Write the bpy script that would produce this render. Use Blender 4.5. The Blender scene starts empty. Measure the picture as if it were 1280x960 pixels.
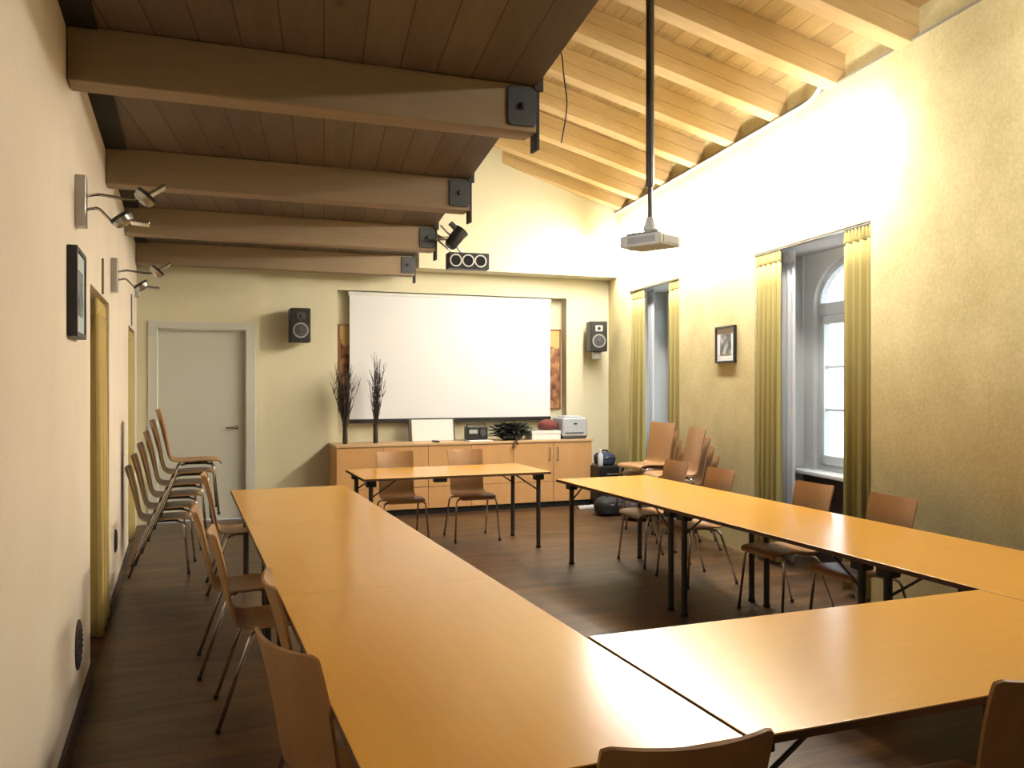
import bpy, bmesh, math, random
from mathutils import Vector, Matrix, Euler
random.seed(7)
PI = math.pi
R = math.radians
COL = bpy.context.scene.collection

# ------------------------------------------------------------------ helpers
def new():
    return bmesh.new()

def add_box(bm, x0, x1, y0, y1, z0, z1, M=None):
    vs = [Vector((x, y, z)) for x in (x0, x1) for y in (y0, y1) for z in (z0, z1)]
    if M is not None:
        vs = [M @ v for v in vs]
    v = [bm.verts.new(p) for p in vs]
    for f in ((0, 1, 3, 2), (4, 6, 7, 5), (0, 4, 5, 1), (2, 3, 7, 6), (0, 2, 6, 4), (1, 5, 7, 3)):
        bm.faces.new([v[i] for i in f])
    return bm

def add_hexa(bm, low, high):
    """prism between two polygons of the same number of points"""
    a = [bm.verts.new(Vector(p)) for p in low]
    b = [bm.verts.new(Vector(p)) for p in high]
    n = len(a)
    bm.faces.new(list(reversed(a)))
    bm.faces.new(b)
    for i in range(n):
        j = (i + 1) % n
        bm.faces.new((a[i], a[j], b[j], b[i]))
    return bm

def add_tube(bm, pts, r, seg=10, r2=None, cap=True):
    pts = [Vector(p) for p in pts]
    n = len(pts)
    rings = []
    up = None
    for i, p in enumerate(pts):
        if i == 0:
            t = pts[1] - pts[0]
        elif i == n - 1:
            t = pts[-1] - pts[-2]
        else:
            t = (pts[i + 1] - p).normalized() + (p - pts[i - 1]).normalized()
        t.normalize()
        if up is None:
            up = Vector((0, 0, 1)) if abs(t.z) < 0.9 else Vector((1, 0, 0))
        a = up - t * up.dot(t)
        if a.length < 1e-4:
            a = t.orthogonal()
        a.normalize()
        up = a
        b = t.cross(a)
        rr = r if r2 is None else r + (r2 - r) * i / (n - 1)
        rings.append([bm.verts.new(p + (a * math.cos(2 * PI * k / seg) + b * math.sin(2 * PI * k / seg)) * rr) for k in range(seg)])
    for i in range(n - 1):
        for k in range(seg):
            q = (k + 1) % seg
            bm.faces.new((rings[i][k], rings[i][q], rings[i + 1][q], rings[i + 1][k]))
    if cap:
        bm.faces.new(list(reversed(rings[0])))
        bm.faces.new(rings[-1])
    return bm

def add_lathe(bm, prof, seg=24, M=None):
    """prof: list of (radius, z)"""
    rings = []
    for r, z in prof:
        ring = []
        for k in range(seg):
            p = Vector((max(r, 1e-4) * math.cos(2 * PI * k / seg), max(r, 1e-4) * math.sin(2 * PI * k / seg), z))
            if M is not None:
                p = M @ p
            ring.append(bm.verts.new(p))
        rings.append(ring)
    for i in range(len(rings) - 1):
        for k in range(seg):
            q = (k + 1) % seg
            bm.faces.new((rings[i][k], rings[i][q], rings[i + 1][q], rings[i + 1][k]))
    bm.faces.new(list(reversed(rings[0])))
    bm.faces.new(rings[-1])
    return bm

def bend(pts, rad=0.03, n=5):
    """round the corners of a polyline"""
    pts = [Vector(p) for p in pts]
    out = [pts[0]]
    for i in range(1, len(pts) - 1):
        a, b, c = pts[i - 1], pts[i], pts[i + 1]
        r = min(rad, (a - b).length * 0.45, (c - b).length * 0.45)
        p0 = b + (a - b).normalized() * r
        p1 = b + (c - b).normalized() * r
        for k in range(n + 1):
            t = k / n
            out.append(p0 * (1 - t) ** 2 + b * 2 * t * (1 - t) + p1 * t ** 2)
    out.append(pts[-1])
    return out

def obj(name, bm, mat, parent=None, bevel=0.0, smooth=False, seg=2):
    bmesh.ops.recalc_face_normals(bm, faces=bm.faces[:])
    me = bpy.data.meshes.new(name)
    bm.to_mesh(me)
    bm.free()
    if mat is not None:
        me.materials.append(mat)
    o = bpy.data.objects.new(name, me)
    COL.objects.link(o)
    if parent is not None:
        o.parent = parent
    if smooth:
        me.polygons.foreach_set('use_smooth', [True] * len(me.polygons))
        if smooth == 'auto':
            try:
                me.set_sharp_from_angle(angle=R(35))
            except Exception:
                pass
    if bevel > 0:
        m = o.modifiers.new('bevel', 'BEVEL')
        m.width = bevel
        m.segments = seg
        m.limit_method = 'ANGLE'
        m.angle_limit = R(40)
    return o

def tag(o, label=None, cat=None, group=None, kind=None):
    if label: o['label'] = label
    if cat: o['category'] = cat
    if group: o['group'] = group
    if kind: o['kind'] = kind
    return o

def thing(name, label, cat, loc=(0, 0, 0), rotz=0.0, group=None):
    o = bpy.data.objects.new(name, None)
    o.empty_display_size = 0.1
    COL.objects.link(o)
    o.location = loc
    o.rotation_euler = (0, 0, rotz)
    return tag(o, label, cat, group)

def kids(o):
    return [c for c in bpy.data.objects if c.parent == o]

def dup(root, loc, rotz, label, group=None):
    r = root.copy()
    COL.objects.link(r)
    r.location = loc
    r.rotation_euler = (0, 0, rotz)
    r['label'] = label
    if group: r['group'] = group
    for ch in kids(root):
        c = ch.copy()
        COL.objects.link(c)
        c.parent = r
        for g in kids(ch):
            d = g.copy()
            COL.objects.link(d)
            d.parent = c
    return r

def struct(name, bm, mat, parent=None, bevel=0.0, smooth=False, label=None):
    o = obj(name, bm, mat, parent, bevel, smooth)
    if parent is None:
        o['kind'] = 'structure'
        if label: o['label'] = label
    return o

# ------------------------------------------------------------------ materials
def nodes(name):
    m = bpy.data.materials.new(name)
    m.use_nodes = True
    nt = m.node_tree
    return m, nt, nt.nodes['Principled BSDF']

def c4(c):
    return (c[0], c[1], c[2], 1.0)

def plain(name, col, rough=0.6, metal=0.0, spec=0.5, noise=0.0, nscale=30.0, bump=0.0):
    m, nt, b = nodes(name)
    b.inputs['Roughness'].default_value = rough
    b.inputs['Metallic'].default_value = metal
    b.inputs['Specular IOR Level'].default_value = spec
    tc = nt.nodes.new('ShaderNodeTexCoord')
    nz = nt.nodes.new('ShaderNodeTexNoise')
    nz.inputs['Scale'].default_value = nscale
    nz.inputs['Detail'].default_value = 4
    nt.links.new(tc.outputs['Object'], nz.inputs['Vector'])
    mx = nt.nodes.new('ShaderNodeMix'); mx.data_type = 'RGBA'
    k = max(noise, 0.02)
    mx.inputs['A'].default_value = c4([max(0, x * (1 - k)) for x in col])
    mx.inputs['B'].default_value = c4([min(1, x * (1 + k)) for x in col])
    nt.links.new(nz.outputs['Fac'], mx.inputs['Factor'])
    nt.links.new(mx.outputs['Result'], b.inputs['Base Color'])
    if bump > 0:
        bp = nt.nodes.new('ShaderNodeBump')
        bp.inputs['Strength'].default_value = bump
        bp.inputs['Distance'].default_value = 0.01
        nt.links.new(nz.outputs['Fac'], bp.inputs['Height'])
        nt.links.new(bp.outputs['Normal'], b.inputs['Normal'])
    return m

def plaster(name, a, b_, scale=2.2, fine=60.0, bump=0.25):
    m, nt, b = nodes(name)
    b.inputs['Roughness'].default_value = 0.9
    b.inputs['Specular IOR Level'].default_value = 0.15
    tc = nt.nodes.new('ShaderNodeTexCoord')
    n1 = nt.nodes.new('ShaderNodeTexNoise'); n1.inputs['Scale'].default_value = scale; n1.inputs['Detail'].default_value = 6; n1.inputs['Roughness'].default_value = 0.65
    n2 = nt.nodes.new('ShaderNodeTexNoise'); n2.inputs['Scale'].default_value = fine; n2.inputs['Detail'].default_value = 5
    for n in (n1, n2): nt.links.new(tc.outputs['Object'], n.inputs['Vector'])
    ad = nt.nodes.new('ShaderNodeMath'); ad.operation = 'MULTIPLY_ADD'; ad.inputs[1].default_value = 0.45
    nt.links.new(n2.outputs['Fac'], ad.inputs[0])
    mu = nt.nodes.new('ShaderNodeMath'); mu.operation = 'MULTIPLY'; mu.inputs[1].default_value = 0.6
    nt.links.new(n1.outputs['Fac'], mu.inputs[0]); nt.links.new(mu.outputs[0], ad.inputs[2])
    rp = nt.nodes.new('ShaderNodeValToRGB')
    rp.color_ramp.elements[0].position = 0.36; rp.color_ramp.elements[0].color = c4(b_)
    rp.color_ramp.elements[1].position = 0.66; rp.color_ramp.elements[1].color = c4(a)
    nt.links.new(ad.outputs[0], rp.inputs['Fac'])
    nt.links.new(rp.outputs['Color'], b.inputs['Base Color'])
    bp = nt.nodes.new('ShaderNodeBump'); bp.inputs['Strength'].default_value = bump; bp.inputs['Distance'].default_value = 0.006
    nt.links.new(ad.outputs[0], bp.inputs['Height']); nt.links.new(bp.outputs['Normal'], b.inputs['Normal'])
    return m

def wood(name, a, b_, rough=0.45, axis='Y', rot=0.0, plank=0.0, length=2.2, grain=9.0, knots=0.0, seam=(0.06, 0.035, 0.02), spec=0.4, contrast=1.0, seamw=0.012, tone=0.35, perboard=True, coat=0.0):
    """grain along `axis` of object space (after rotating by rot about Z); optional planks of the given width"""
    m, nt, b = nodes(name)
    b.inputs['Roughness'].default_value = rough
    b.inputs['Specular IOR Level'].default_value = spec
    b.inputs['Coat Weight'].default_value = coat
    b.inputs['Coat Roughness'].default_value = 0.25
    L = nt.links.new
    tc = nt.nodes.new('ShaderNodeTexCoord')
    mp = nt.nodes.new('ShaderNodeMapping'); mp.inputs['Rotation'].default_value = (0, 0, rot)
    L(tc.outputs['Object'], mp.inputs['Vector'])
    src = mp.outputs['Vector']
    if axis == 'X':
        sc = (1.0, grain, grain)
    elif axis == 'Y':
        sc = (grain, 1.0, grain)
    else:
        sc = (grain, grain, 1.0)
    mp2 = nt.nodes.new('ShaderNodeMapping'); mp2.inputs['Scale'].default_value = sc
    L(src, mp2.inputs['Vector'])
    n1 = nt.nodes.new('ShaderNodeTexNoise'); n1.inputs['Scale'].default_value = 1.6; n1.inputs['Detail'].default_value = 6; n1.inputs['Distortion'].default_value = 0.6
    L(mp2.outputs['Vector'], n1.inputs['Vector'])
    n2 = nt.nodes.new('ShaderNodeTexNoise'); n2.inputs['Scale'].default_value = 7.0; n2.inputs['Detail'].default_value = 3
    L(mp2.outputs['Vector'], n2.inputs['Vector'])
    ad = nt.nodes.new('ShaderNodeMath'); ad.operation = 'MULTIPLY_ADD'; ad.inputs[1].default_value = 0.35
    L(n2.outputs['Fac'], ad.inputs[0])
    mu = nt.nodes.new('ShaderNodeMath'); mu.operation = 'MULTIPLY'; mu.inputs[1].default_value = 0.65
    L(n1.outputs['Fac'], mu.inputs[0]); L(mu.outputs[0], ad.inputs[2])
    rp = nt.nodes.new('ShaderNodeValToRGB')
    rp.color_ramp.elements[0].position = 0.5 - 0.2 / contrast; rp.color_ramp.elements[0].color = c4(b_)
    rp.color_ramp.elements[1].position = 0.5 + 0.2 / contrast; rp.color_ramp.elements[1].color = c4(a)
    L(ad.outputs[0], rp.inputs['Fac'])
    col = rp.outputs['Color']
    if knots > 0:
        mp3 = nt.nodes.new('ShaderNodeMapping')
        s3 = {'X': (0.55, 1, 1), 'Y': (1, 0.55, 1), 'Z': (1, 1, 0.55)}[axis]
        mp3.inputs['Scale'].default_value = s3
        L(src, mp3.inputs['Vector'])
        vo = nt.nodes.new('ShaderNodeTexVoronoi'); vo.inputs['Scale'].default_value = 3.2
        L(mp3.outputs['Vector'], vo.inputs['Vector'])
        mr = nt.nodes.new('ShaderNodeMapRange')
        mr.inputs['From Min'].default_value = 0.03; mr.inputs['From Max'].default_value = 0.11
        mr.inputs['To Min'].default_value = knots; mr.inputs['To Max'].default_value = 0.0
        L(vo.outputs['Distance'], mr.inputs['Value'])
        mk = nt.nodes.new('ShaderNodeMix'); mk.data_type = 'RGBA'
        mk.inputs['B'].default_value = c4([x * 0.35 for x in b_])
        L(mr.outputs['Result'], mk.inputs['Factor']); L(col, mk.inputs['A'])
        col = mk.outputs['Result']
    if plank > 0:
        br = nt.nodes.new('ShaderNodeTexBrick')
        br.inputs['Color1'].default_value = (1, 1, 1, 1)
        br.inputs['Color2'].default_value = (1 - tone, 1 - tone, 1 - tone, 1)
        br.inputs['Mortar'].default_value = (0, 0, 0, 1)
        br.inputs['Scale'].default_value = 1.0
        br.inputs['Mortar Size'].default_value = plank * seamw
        br.inputs['Mortar Smooth'].default_value = 0.2
        br.inputs['Brick Width'].default_value = length
        br.inputs['Row Height'].default_value = plank
        br.offset = 0.37; br.offset_frequency = 2
        mq = nt.nodes.new('ShaderNodeMapping')
        if axis == 'Y':
            mq.inputs['Rotation'].default_value = (0, 0, R(90))
        L(src, mq.inputs['Vector'])
        L(mq.outputs['Vector'], br.inputs['Vector'])
        mm = nt.nodes.new('ShaderNodeMix'); mm.data_type = 'RGBA'; mm.blend_type = 'MULTIPLY'
        mm.inputs['Factor'].default_value = 1.0
        L(col, mm.inputs['A']); L(br.outputs['Color'], mm.inputs['B'])
        ms = nt.nodes.new('ShaderNodeMix'); ms.data_type = 'RGBA'
        L(br.outputs['Fac'], ms.inputs['Factor']); L(mm.outputs['Result'], ms.inputs['A'])
        ms.inputs['B'].default_value = c4(seam)
        col = ms.outputs['Result']
    L(col, b.inputs['Base Color'])
    bp = nt.nodes.new('ShaderNodeBump'); bp.inputs['Strength'].default_value = 0.06; bp.inputs['Distance'].default_value = 0.004
    L(ad.outputs[0], bp.inputs['Height']); L(bp.outputs['Normal'], b.inputs['Normal'])
    return m

def emit(name, col, strength):
    m = bpy.data.materials.new(name); m.use_nodes = True
    nt = m.node_tree
    for n in list(nt.nodes): nt.nodes.remove(n)
    e = nt.nodes.new('ShaderNodeEmission'); e.inputs['Color'].default_value = c4(col); e.inputs['Strength'].default_value = strength
    o = nt.nodes.new('ShaderNodeOutputMaterial')
    nt.links.new(e.outputs[0], o.inputs['Surface'])
    return m

def glass(name):
    m = bpy.data.materials.new(name); m.use_nodes = True
    nt = m.node_tree
    for n in list(nt.nodes): nt.nodes.remove(n)
    t = nt.nodes.new('ShaderNodeBsdfTransparent'); t.inputs['Color'].default_value = (0.94, 0.97, 0.98, 1)
    g = nt.nodes.new('ShaderNodeBsdfGlossy'); g.inputs['Roughness'].default_value = 0.02
    mx = nt.nodes.new('ShaderNodeMixShader')
    o = nt.nodes.new('ShaderNodeOutputMaterial')
    mx.inputs[0].default_value = 0.07; nt.links.new(t.outputs[0], mx.inputs[1]); nt.links.new(g.outputs[0], mx.inputs[2])
    nt.links.new(mx.outputs[0], o.inputs['Surface'])
    return m

def cloth(name, col, trans=0.25, weave=180.0):
    m, nt, b = nodes(name)
    b.inputs['Roughness'].default_value = 0.85
    b.inputs['Specular IOR Level'].default_value = 0.1
    L = nt.links.new
    tc = nt.nodes.new('ShaderNodeTexCoord')
    nz = nt.nodes.new('ShaderNodeTexNoise'); nz.inputs['Scale'].default_value = weave
    L(tc.outputs['Object'], nz.inputs['Vector'])
    mx = nt.nodes.new('ShaderNodeMix'); mx.data_type = 'RGBA'
    mx.inputs['A'].default_value = c4([x * 0.9 for x in col]); mx.inputs['B'].default_value = c4([min(1, x * 1.08) for x in col])
    L(nz.outputs['Fac'], mx.inputs['Factor']); L(mx.outputs['Result'], b.inputs['Base Color'])
    tr = nt.nodes.new('ShaderNodeBsdfTranslucent'); L(mx.outputs['Result'], tr.inputs['Color'])
    ms = nt.nodes.new('ShaderNodeMixShader'); ms.inputs[0].default_value = trans
    out = nt.nodes['Material Output']
    L(b.outputs[0], ms.inputs[1]); L(tr.outputs[0], ms.inputs[2]); L(ms.outputs[0], out.inputs['Surface'])
    return m

SKEW = R(8.8)
M_WALL_L = plaster('plaster_warm_cream', (0.86, 0.745, 0.60), (0.80, 0.68, 0.53), 1.8)
M_WALL_R = plaster('plaster_straw_yellow', (0.72, 0.62, 0.345), (0.56, 0.465, 0.225), 2.4, 45.0, 0.4)
M_WALL_B = plaster('plaster_pale_cream', (0.78, 0.72, 0.52), (0.73, 0.67, 0.47), 1.5)
M_REVEAL = plain('reveal_white_paint', (0.66, 0.66, 0.64), 0.8, noise=0.03)
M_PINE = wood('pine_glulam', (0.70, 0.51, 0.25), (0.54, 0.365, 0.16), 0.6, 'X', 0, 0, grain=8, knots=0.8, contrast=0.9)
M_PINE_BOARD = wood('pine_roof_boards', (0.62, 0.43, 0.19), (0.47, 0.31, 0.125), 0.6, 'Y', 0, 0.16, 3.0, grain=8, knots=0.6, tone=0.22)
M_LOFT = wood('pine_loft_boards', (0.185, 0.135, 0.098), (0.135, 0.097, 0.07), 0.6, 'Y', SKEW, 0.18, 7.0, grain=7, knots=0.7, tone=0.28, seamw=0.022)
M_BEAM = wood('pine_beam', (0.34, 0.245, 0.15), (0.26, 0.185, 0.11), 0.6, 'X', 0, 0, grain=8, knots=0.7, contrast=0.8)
M_FLOOR = wood('parquet_brown', (0.18, 0.092, 0.034), (0.036, 0.018, 0.008), 0.40, 'X', 0, 0.12, 1.1, grain=6, tone=0.4, contrast=1.0, seam=(0.03, 0.018, 0.01))
M_TABLE = wood('beech_laminate_orange', (0.76, 0.39, 0.07), (0.70, 0.345, 0.06), 0.22, 'Y', 0, 0, grain=14, contrast=0.6, spec=0.5)
M_TABLE2 = wood('beech_laminate_cross', (0.76, 0.39, 0.07), (0.70, 0.345, 0.06), 0.25, 'X', 0, 0, grain=14, contrast=0.6, spec=0.4)
M_EDGE = plain('dark_brown_edge', (0.10, 0.045, 0.02), 0.5, noise=0.1)
M_PLY = wood('plywood_seat', (0.41, 0.222, 0.092), (0.33, 0.17, 0.068), 0.38, 'Z', 0, 0, grain=12, contrast=0.7)
M_CAB = wood('beech_cabinet', (0.70, 0.40, 0.17), (0.61, 0.33, 0.13), 0.45, 'Z', 0, 0, grain=12, contrast=0.6)
M_CABTOP = wood('beech_worktop', (0.66, 0.44, 0.24), (0.58, 0.37, 0.19), 0.45, 'X', 0, 0, grain=12, contrast=0.6)
M_CHROME = plain('chrome', (0.62, 0.60, 0.57), 0.16, 1.0)
M_STEEL = plain('brushed_steel', (0.45, 0.44, 0.42), 0.33, 1.0)
M_LEG = plain('dark_gunmetal', (0.075, 0.07, 0.065), 0.35, 0.6)
M_BLACK = plain('black_plastic', (0.012, 0.012, 0.013), 0.45)
M_BLACKM = plain('black_matt', (0.008, 0.008, 0.008), 0.8)
M_PLATE = plain('grey_steel_plate', (0.05, 0.055, 0.06), 0.5, 0.3)
M_WHITE = plain('white_paint', (0.80, 0.80, 0.76), 0.45)
M_DOOR = plain('door_white_lacquer', (0.66, 0.66, 0.58), 0.4)
M_SCREEN = plain('screen_white', (0.86, 0.86, 0.87), 0.9, spec=0.1)
M_GREY = plain('light_grey_plastic', (0.42, 0.42, 0.40), 0.5)
M_PGREY = plain('printer_grey', (0.50, 0.52, 0.55), 0.45)
M_DARKGREY = plain('dark_grey_plastic', (0.06, 0.06, 0.065), 0.5)
M_CURT = cloth('curtain_straw', (0.48, 0.40, 0.155), 0.15)
M_CURT_L = cloth('curtain_gold', (0.62, 0.47, 0.18), 0.15)
M_CURT_DAYLIT = cloth('curtain_back_daylit', (0.78, 0.78, 0.78), 0.45)  # back of the yellow curtain, its daylight put into the colour
M_GLASS = glass('window_glass')
M_TUBE = emit('lamp_tube', (1.0, 0.96, 0.90), 80.0)
M_TUBE_ADDED = emit('lamp_tube_added', (1.0, 0.96, 0.90), 58.0)  # tube glow of the added, unseen strip lamp
M_OPAL = cloth('opal_cover', (0.85, 0.85, 0.83), 0.55)
M_FRAME_W = plain('window_frame_paint', (0.62, 0.64, 0.64), 0.5)
M_PAPER = plain('paper_white', (0.85, 0.84, 0.80), 0.8)
M_TWIG = plain('dark_twig', (0.045, 0.030, 0.022), 0.8)
M_LEAF = plain('dark_leaf', (0.012, 0.018, 0.012), 0.6, noise=0.3)
M_MAROON = plain('maroon_cloth', (0.16, 0.035, 0.03), 0.8, noise=0.15)
M_NAVY = plain('navy_cloth', (0.035, 0.045, 0.09), 0.8, noise=0.15)
M_BAG = plain('black_nylon', (0.018, 0.017, 0.018), 0.7, noise=0.3, bump=0.3)
M_BASE = plain('baseboard_brown', (0.07, 0.045, 0.035), 0.6)
M_VENT = plain('vent_dark', (0.04, 0.02, 0.018), 0.5)

def art_mat(name, kind):
    m, nt, b = nodes(name)
    L = nt.links.new
    b.inputs['Roughness'].default_value = 0.7
    tc = nt.nodes.new('ShaderNodeTexCoord')
    nz = nt.nodes.new('ShaderNodeTexNoise'); nz.inputs['Scale'].default_value = 9 if kind == 'mural' else 14; nz.inputs['Detail'].default_value = 8
    L(tc.outputs['Object'], nz.inputs['Vector'])
    rp = nt.nodes.new('ShaderNodeValToRGB')
    if kind == 'mural':
        cols = [(0.36, (0.10, 0.035, 0.02)), (0.48, (0.28, 0.12, 0.055)), (0.60, (0.42, 0.22, 0.10)), (0.72, (0.55, 0.36, 0.17))]
    else:
        cols = [(0.38, (0.10, 0.10, 0.10)), (0.5, (0.24, 0.24, 0.23)), (0.62, (0.38, 0.38, 0.36)), (0.75, (0.60, 0.60, 0.57))]
    e = rp.color_ramp.elements
    e[0].position, e[0].color = cols[0][0], c4(cols[0][1])
    e[1].position, e[1].color = cols[-1][0], c4(cols[-1][1])
    for p, c in cols[1:-1]:
        q = e.new(p); q.color = c4(c)
    L(nz.outputs['Fac'], rp.inputs['Fac'])
    col = rp.outputs['Color']
    if kind == 'mural':
        sp = nt.nodes.new('ShaderNodeSeparateXYZ'); L(tc.outputs['Object'], sp.inputs[0])
        ad = nt.nodes.new('ShaderNodeMath'); ad.operation = 'MULTIPLY_ADD'; ad.inputs[1].default_value = 0.35
        L(nz.outputs['Fac'], ad.inputs[0]); L(sp.outputs['Z'], ad.inputs[2])
        mr = nt.nodes.new('ShaderNodeMapRange'); mr.inputs['From Min'].default_value = 0.44; mr.inputs['From Max'].default_value = 0.50
        L(ad.outputs[0], mr.inputs['Value'])
        mx = nt.nodes.new('ShaderNodeMix'); mx.data_type = 'RGBA'; mx.inputs['B'].default_value = (0.62, 0.44, 0.17, 1)
        L(mr.outputs['Result'], mx.inputs['Factor']); L(col, mx.inputs['A'])
        col = mx.outputs['Result']
    L(col, b.inputs['Base Color'])
    return m
M_MURAL = art_mat('mural_print', 'mural')
M_PHOTO = art_mat('grey_photograph', 'photo')

# ------------------------------------------------------------------ camera (looks 21.2 degrees right of the room's axis)
cam_d = bpy.data.cameras.new('camera')
cam_d.sensor_width = 36.0
cam_d.lens = 36.0 * 1070.0 / 1280.0
cam_d.shift_y = -3.0 / 1280.0
cam_d.clip_start = 0.05
cam = bpy.data.objects.new('camera', cam_d)
COL.objects.link(cam)
cam.location = (0, 0, 1.6)
cam.rotation_euler = (R(90), 0, R(-21.2))
bpy.context.scene.camera = cam

# ------------------------------------------------------------------ room frame
XL = -0.45                                    # left wall
YB = 10.5                                     # back wall
SK = (math.sin(SKEW), math.cos(SKEW))         # direction of the right wall
W0 = (3.87, 0.0)
def RW(s, off, z):
    """s metres along the right wall, off metres from it into the room"""
    return Vector((W0[0] + SK[0] * s - SK[1] * off, W0[1] + SK[1] * s + SK[0] * off, z))
def rbox(bm, s0, s1, o0, o1, z0, z1):
    lo = [RW(s0, o0, z0), RW(s1, o0, z0), RW(s1, o1, z0), RW(s0, o1, z0)]
    hi = [p + Vector((0, 0, z1 - z0)) for p in lo]
    return add_hexa(bm, lo, hi)

# floor
bm = new(); add_box(bm, -1.2, 7.0, -2.8, 11.2, -0.1, 0.0)
struct('floor', bm, M_FLOOR)

# left wall with two curtained alcoves
AL = [(5.11, 6.42), (8.75, 9.98)]
ATOP = 2.13
bm = new()
add_box(bm, XL - 0.5, XL, -2.6, AL[0][0], 0, 5.6)
add_box(bm, XL - 0.5, XL, AL[0][1], AL[1][0], 0, 5.6)
add_box(bm, XL - 0.5, XL, AL[1][1], YB + 0.4, 0, 5.6)
for a, b in AL:
    add_box(bm, XL - 0.5, XL, a, b, ATOP, 5.6)
    add_box(bm, XL - 0.5, XL - 0.42, a, b, 0, ATOP)
struct('wall_left', bm, M_WALL_L)
bm = new()
add_box(bm, XL, XL + 0.016, -2.6, AL[0][0], 0, 0.085)
add_box(bm, XL, XL + 0.016, AL[0][1], AL[1][0], 0, 0.085)
struct('baseboard_left', bm, M_BASE, bevel=0.003)

# right wall with two tall window recesses
ZT = 3.88
REC = [(4.84, 6.54), (8.22, 9.80)]
RTOP = 2.755
bm = new()
rbox(bm, -3.0, REC[0][0], -0.7, 0, 0, ZT)
rbox(bm, REC[0][1], REC[1][0], -0.7, 0, 0, ZT)
rbox(bm, REC[1][1], 11.0, -0.7, 0, 0, ZT)
for a, b in REC:
    rbox(bm, a, b, -0.7, 0, RTOP, ZT)
rbox(bm, -3.0, 11.0, -0.7, -0.055, ZT, 4.6)
struct('wall_right', bm, M_WALL_R)

# recess linings, window walls and windows
def arch(s, c, hw, zs, rise):
    t = max(-1.0, min(1.0, (s - c) / hw))
    return zs + rise * math.sqrt(max(0.0, 1 - t * t))
for wi, (a, b) in enumerate(REC):
    c = (a + b) / 2 + 0.03
    hw = 0.66
    zs, rise, zb = 2.30, 0.39, 0.86
    d0, d1 = -0.50, -0.62
    bm = new()
    th = 0.004
    rbox(bm, b - th, b, -0.5, -0.02, 0, RTOP)          # far reveal, painted white
    rbox(bm, a, a + th, -0.5, -0.02, 0, RTOP)
    rbox(bm, a, b, -0.5, -0.02, RTOP - th, RTOP)
    # wall around the arched opening
    rbox(bm, a, c - hw, d1, d0, 0, RTOP)
    rbox(bm, c + hw, b, d1, d0, 0, RTOP)
    rbox(bm, c - hw, c + hw, d1, d0, 0, zb - 0.06)
    N = 24
    for i in range(N):
        s0 = c - hw * math.cos(PI * i / N); s1 = c - hw * math.cos(PI * (i + 1) / N)
        z0 = arch(s0, c, hw, zs, rise); z1 = arch(s1, c, hw, zs, rise)
        lo = [RW(s0, d0, z0), RW(s1, d0, z1), RW(s1, d1, z1), RW(s0, d1, z0)]
        hi = [RW(s0, d0, RTOP), RW(s1, d0, RTOP), RW(s1, d1, RTOP), RW(s0, d1, RTOP)]
        add_hexa(bm, lo, hi)
    struct('trim_%d' % (wi + 1), bm, M_REVEAL)
    # the window
    w = bpy.data.objects.new('window_%d' % (wi + 1), None); COL.objects.link(w)
    w['kind'] = 'structure'
    bm = new()
    fo, fi = -0.60, -0.54
    def fr(s0, s1, z0, z1, o0=fo, o1=fi): rbox(bm, s0, s1, o0, o1, z0, z1)
    fr(c - hw, c - hw + 0.05, zb - 0.06, zs); fr(c + hw - 0.05, c + hw, zb - 0.06, zs)
    fr(c - hw, c + hw, zb - 0.06, zb)
    fr(c - hw, c + hw, 2.19, zs)                           # transom
    for i in range(N):
        s0 = c - hw * math.cos(PI * i / N); s1 = c - hw * math.cos(PI * (i + 1) / N)
        z0 = arch(s0, c, hw, zs, rise); z1 = arch(s1, c, hw, zs, rise)
        k = (hw - 0.045) / hw
        y0 = zs + (z0 - zs) * (1 - 0.045 / rise); y1 = zs + (z1 - zs) * (1 - 0.045 / rise)
        q0 = c + (s0 - c) * k; q1 = c + (s1 - c) * k
        add_hexa(bm, [RW(q0, fo, y0), RW(q1, fo, y1), RW(s1, fo, z1), RW(s0, fo, z0)], [RW(q0, fi, y0), RW(q1, fi, y1), RW(s1, fi, z1), RW(s0, fi, z0)])
    rbox(bm, c - 0.02, c + 0.02, fo, fi, zs, zs + rise)
    struct('window_frame', bm, M_FRAME_W, w, bevel=0.004)
    for sg in (-1, 1):
        s_in, s_out = c + sg * 0.01, c + sg * (hw - 0.052)
        lo, hi = min(s_in, s_out), max(s_in, s_out)
        bm = new()
        for s0, s1, z0, z1 in ((lo, lo + 0.07, zb + 0.004, 2.186), (hi - 0.07, hi, zb + 0.004, 2.186), (lo, hi, zb + 0.004, zb + 0.085), (lo, hi, 2.11, 2.186)):
            rbox(bm, s0, s1, -0.585, -0.525, z0, z1)
        for zz in (1.35, 1.73):
            rbox(bm, lo + 0.06, hi - 0.06, -0.57, -0.545, zz - 0.011, zz + 0.011)
        cs = struct('casement', bm, M_FRAME_W, w, bevel=0.004)
        bm = new(); rbox(bm, lo + 0.05, hi - 0.05, -0.562, -0.556, zb + 0.06, 2.13)
        struct('pane', bm, M_GLASS, cs)
    bm = new()
    pts_o, pts_i = [], []
    for i in range(N + 1):
        s0 = c - (hw - 0.02) * math.cos(PI * i / N)
        z0 = arch(s0, c, hw - 0.02, zs, rise - 0.02)
        pts_o.append(RW(s0, -0.575, z0)); pts_i.append(RW(s0, -0.569, z0))
    add_hexa(bm, pts_o, pts_i)
    struct('arched_pane', bm, M_GLASS, w)
    bm = new(); rbox(bm, a + 0.02, b - 0.02, -0.53, -0.34, 0.775, 0.81)
    struct('window_sill', bm, M_WHITE, w, bevel=0.008)
    # dark sheet standing in for the shaded radiator niche below the sill
    bm = new(); rbox(bm, a + 0.01, b - 0.01, -0.498, -0.49, 0.0, 0.77)
    struct('niche_shade_sheet', bm, M_BASE, w)

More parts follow.
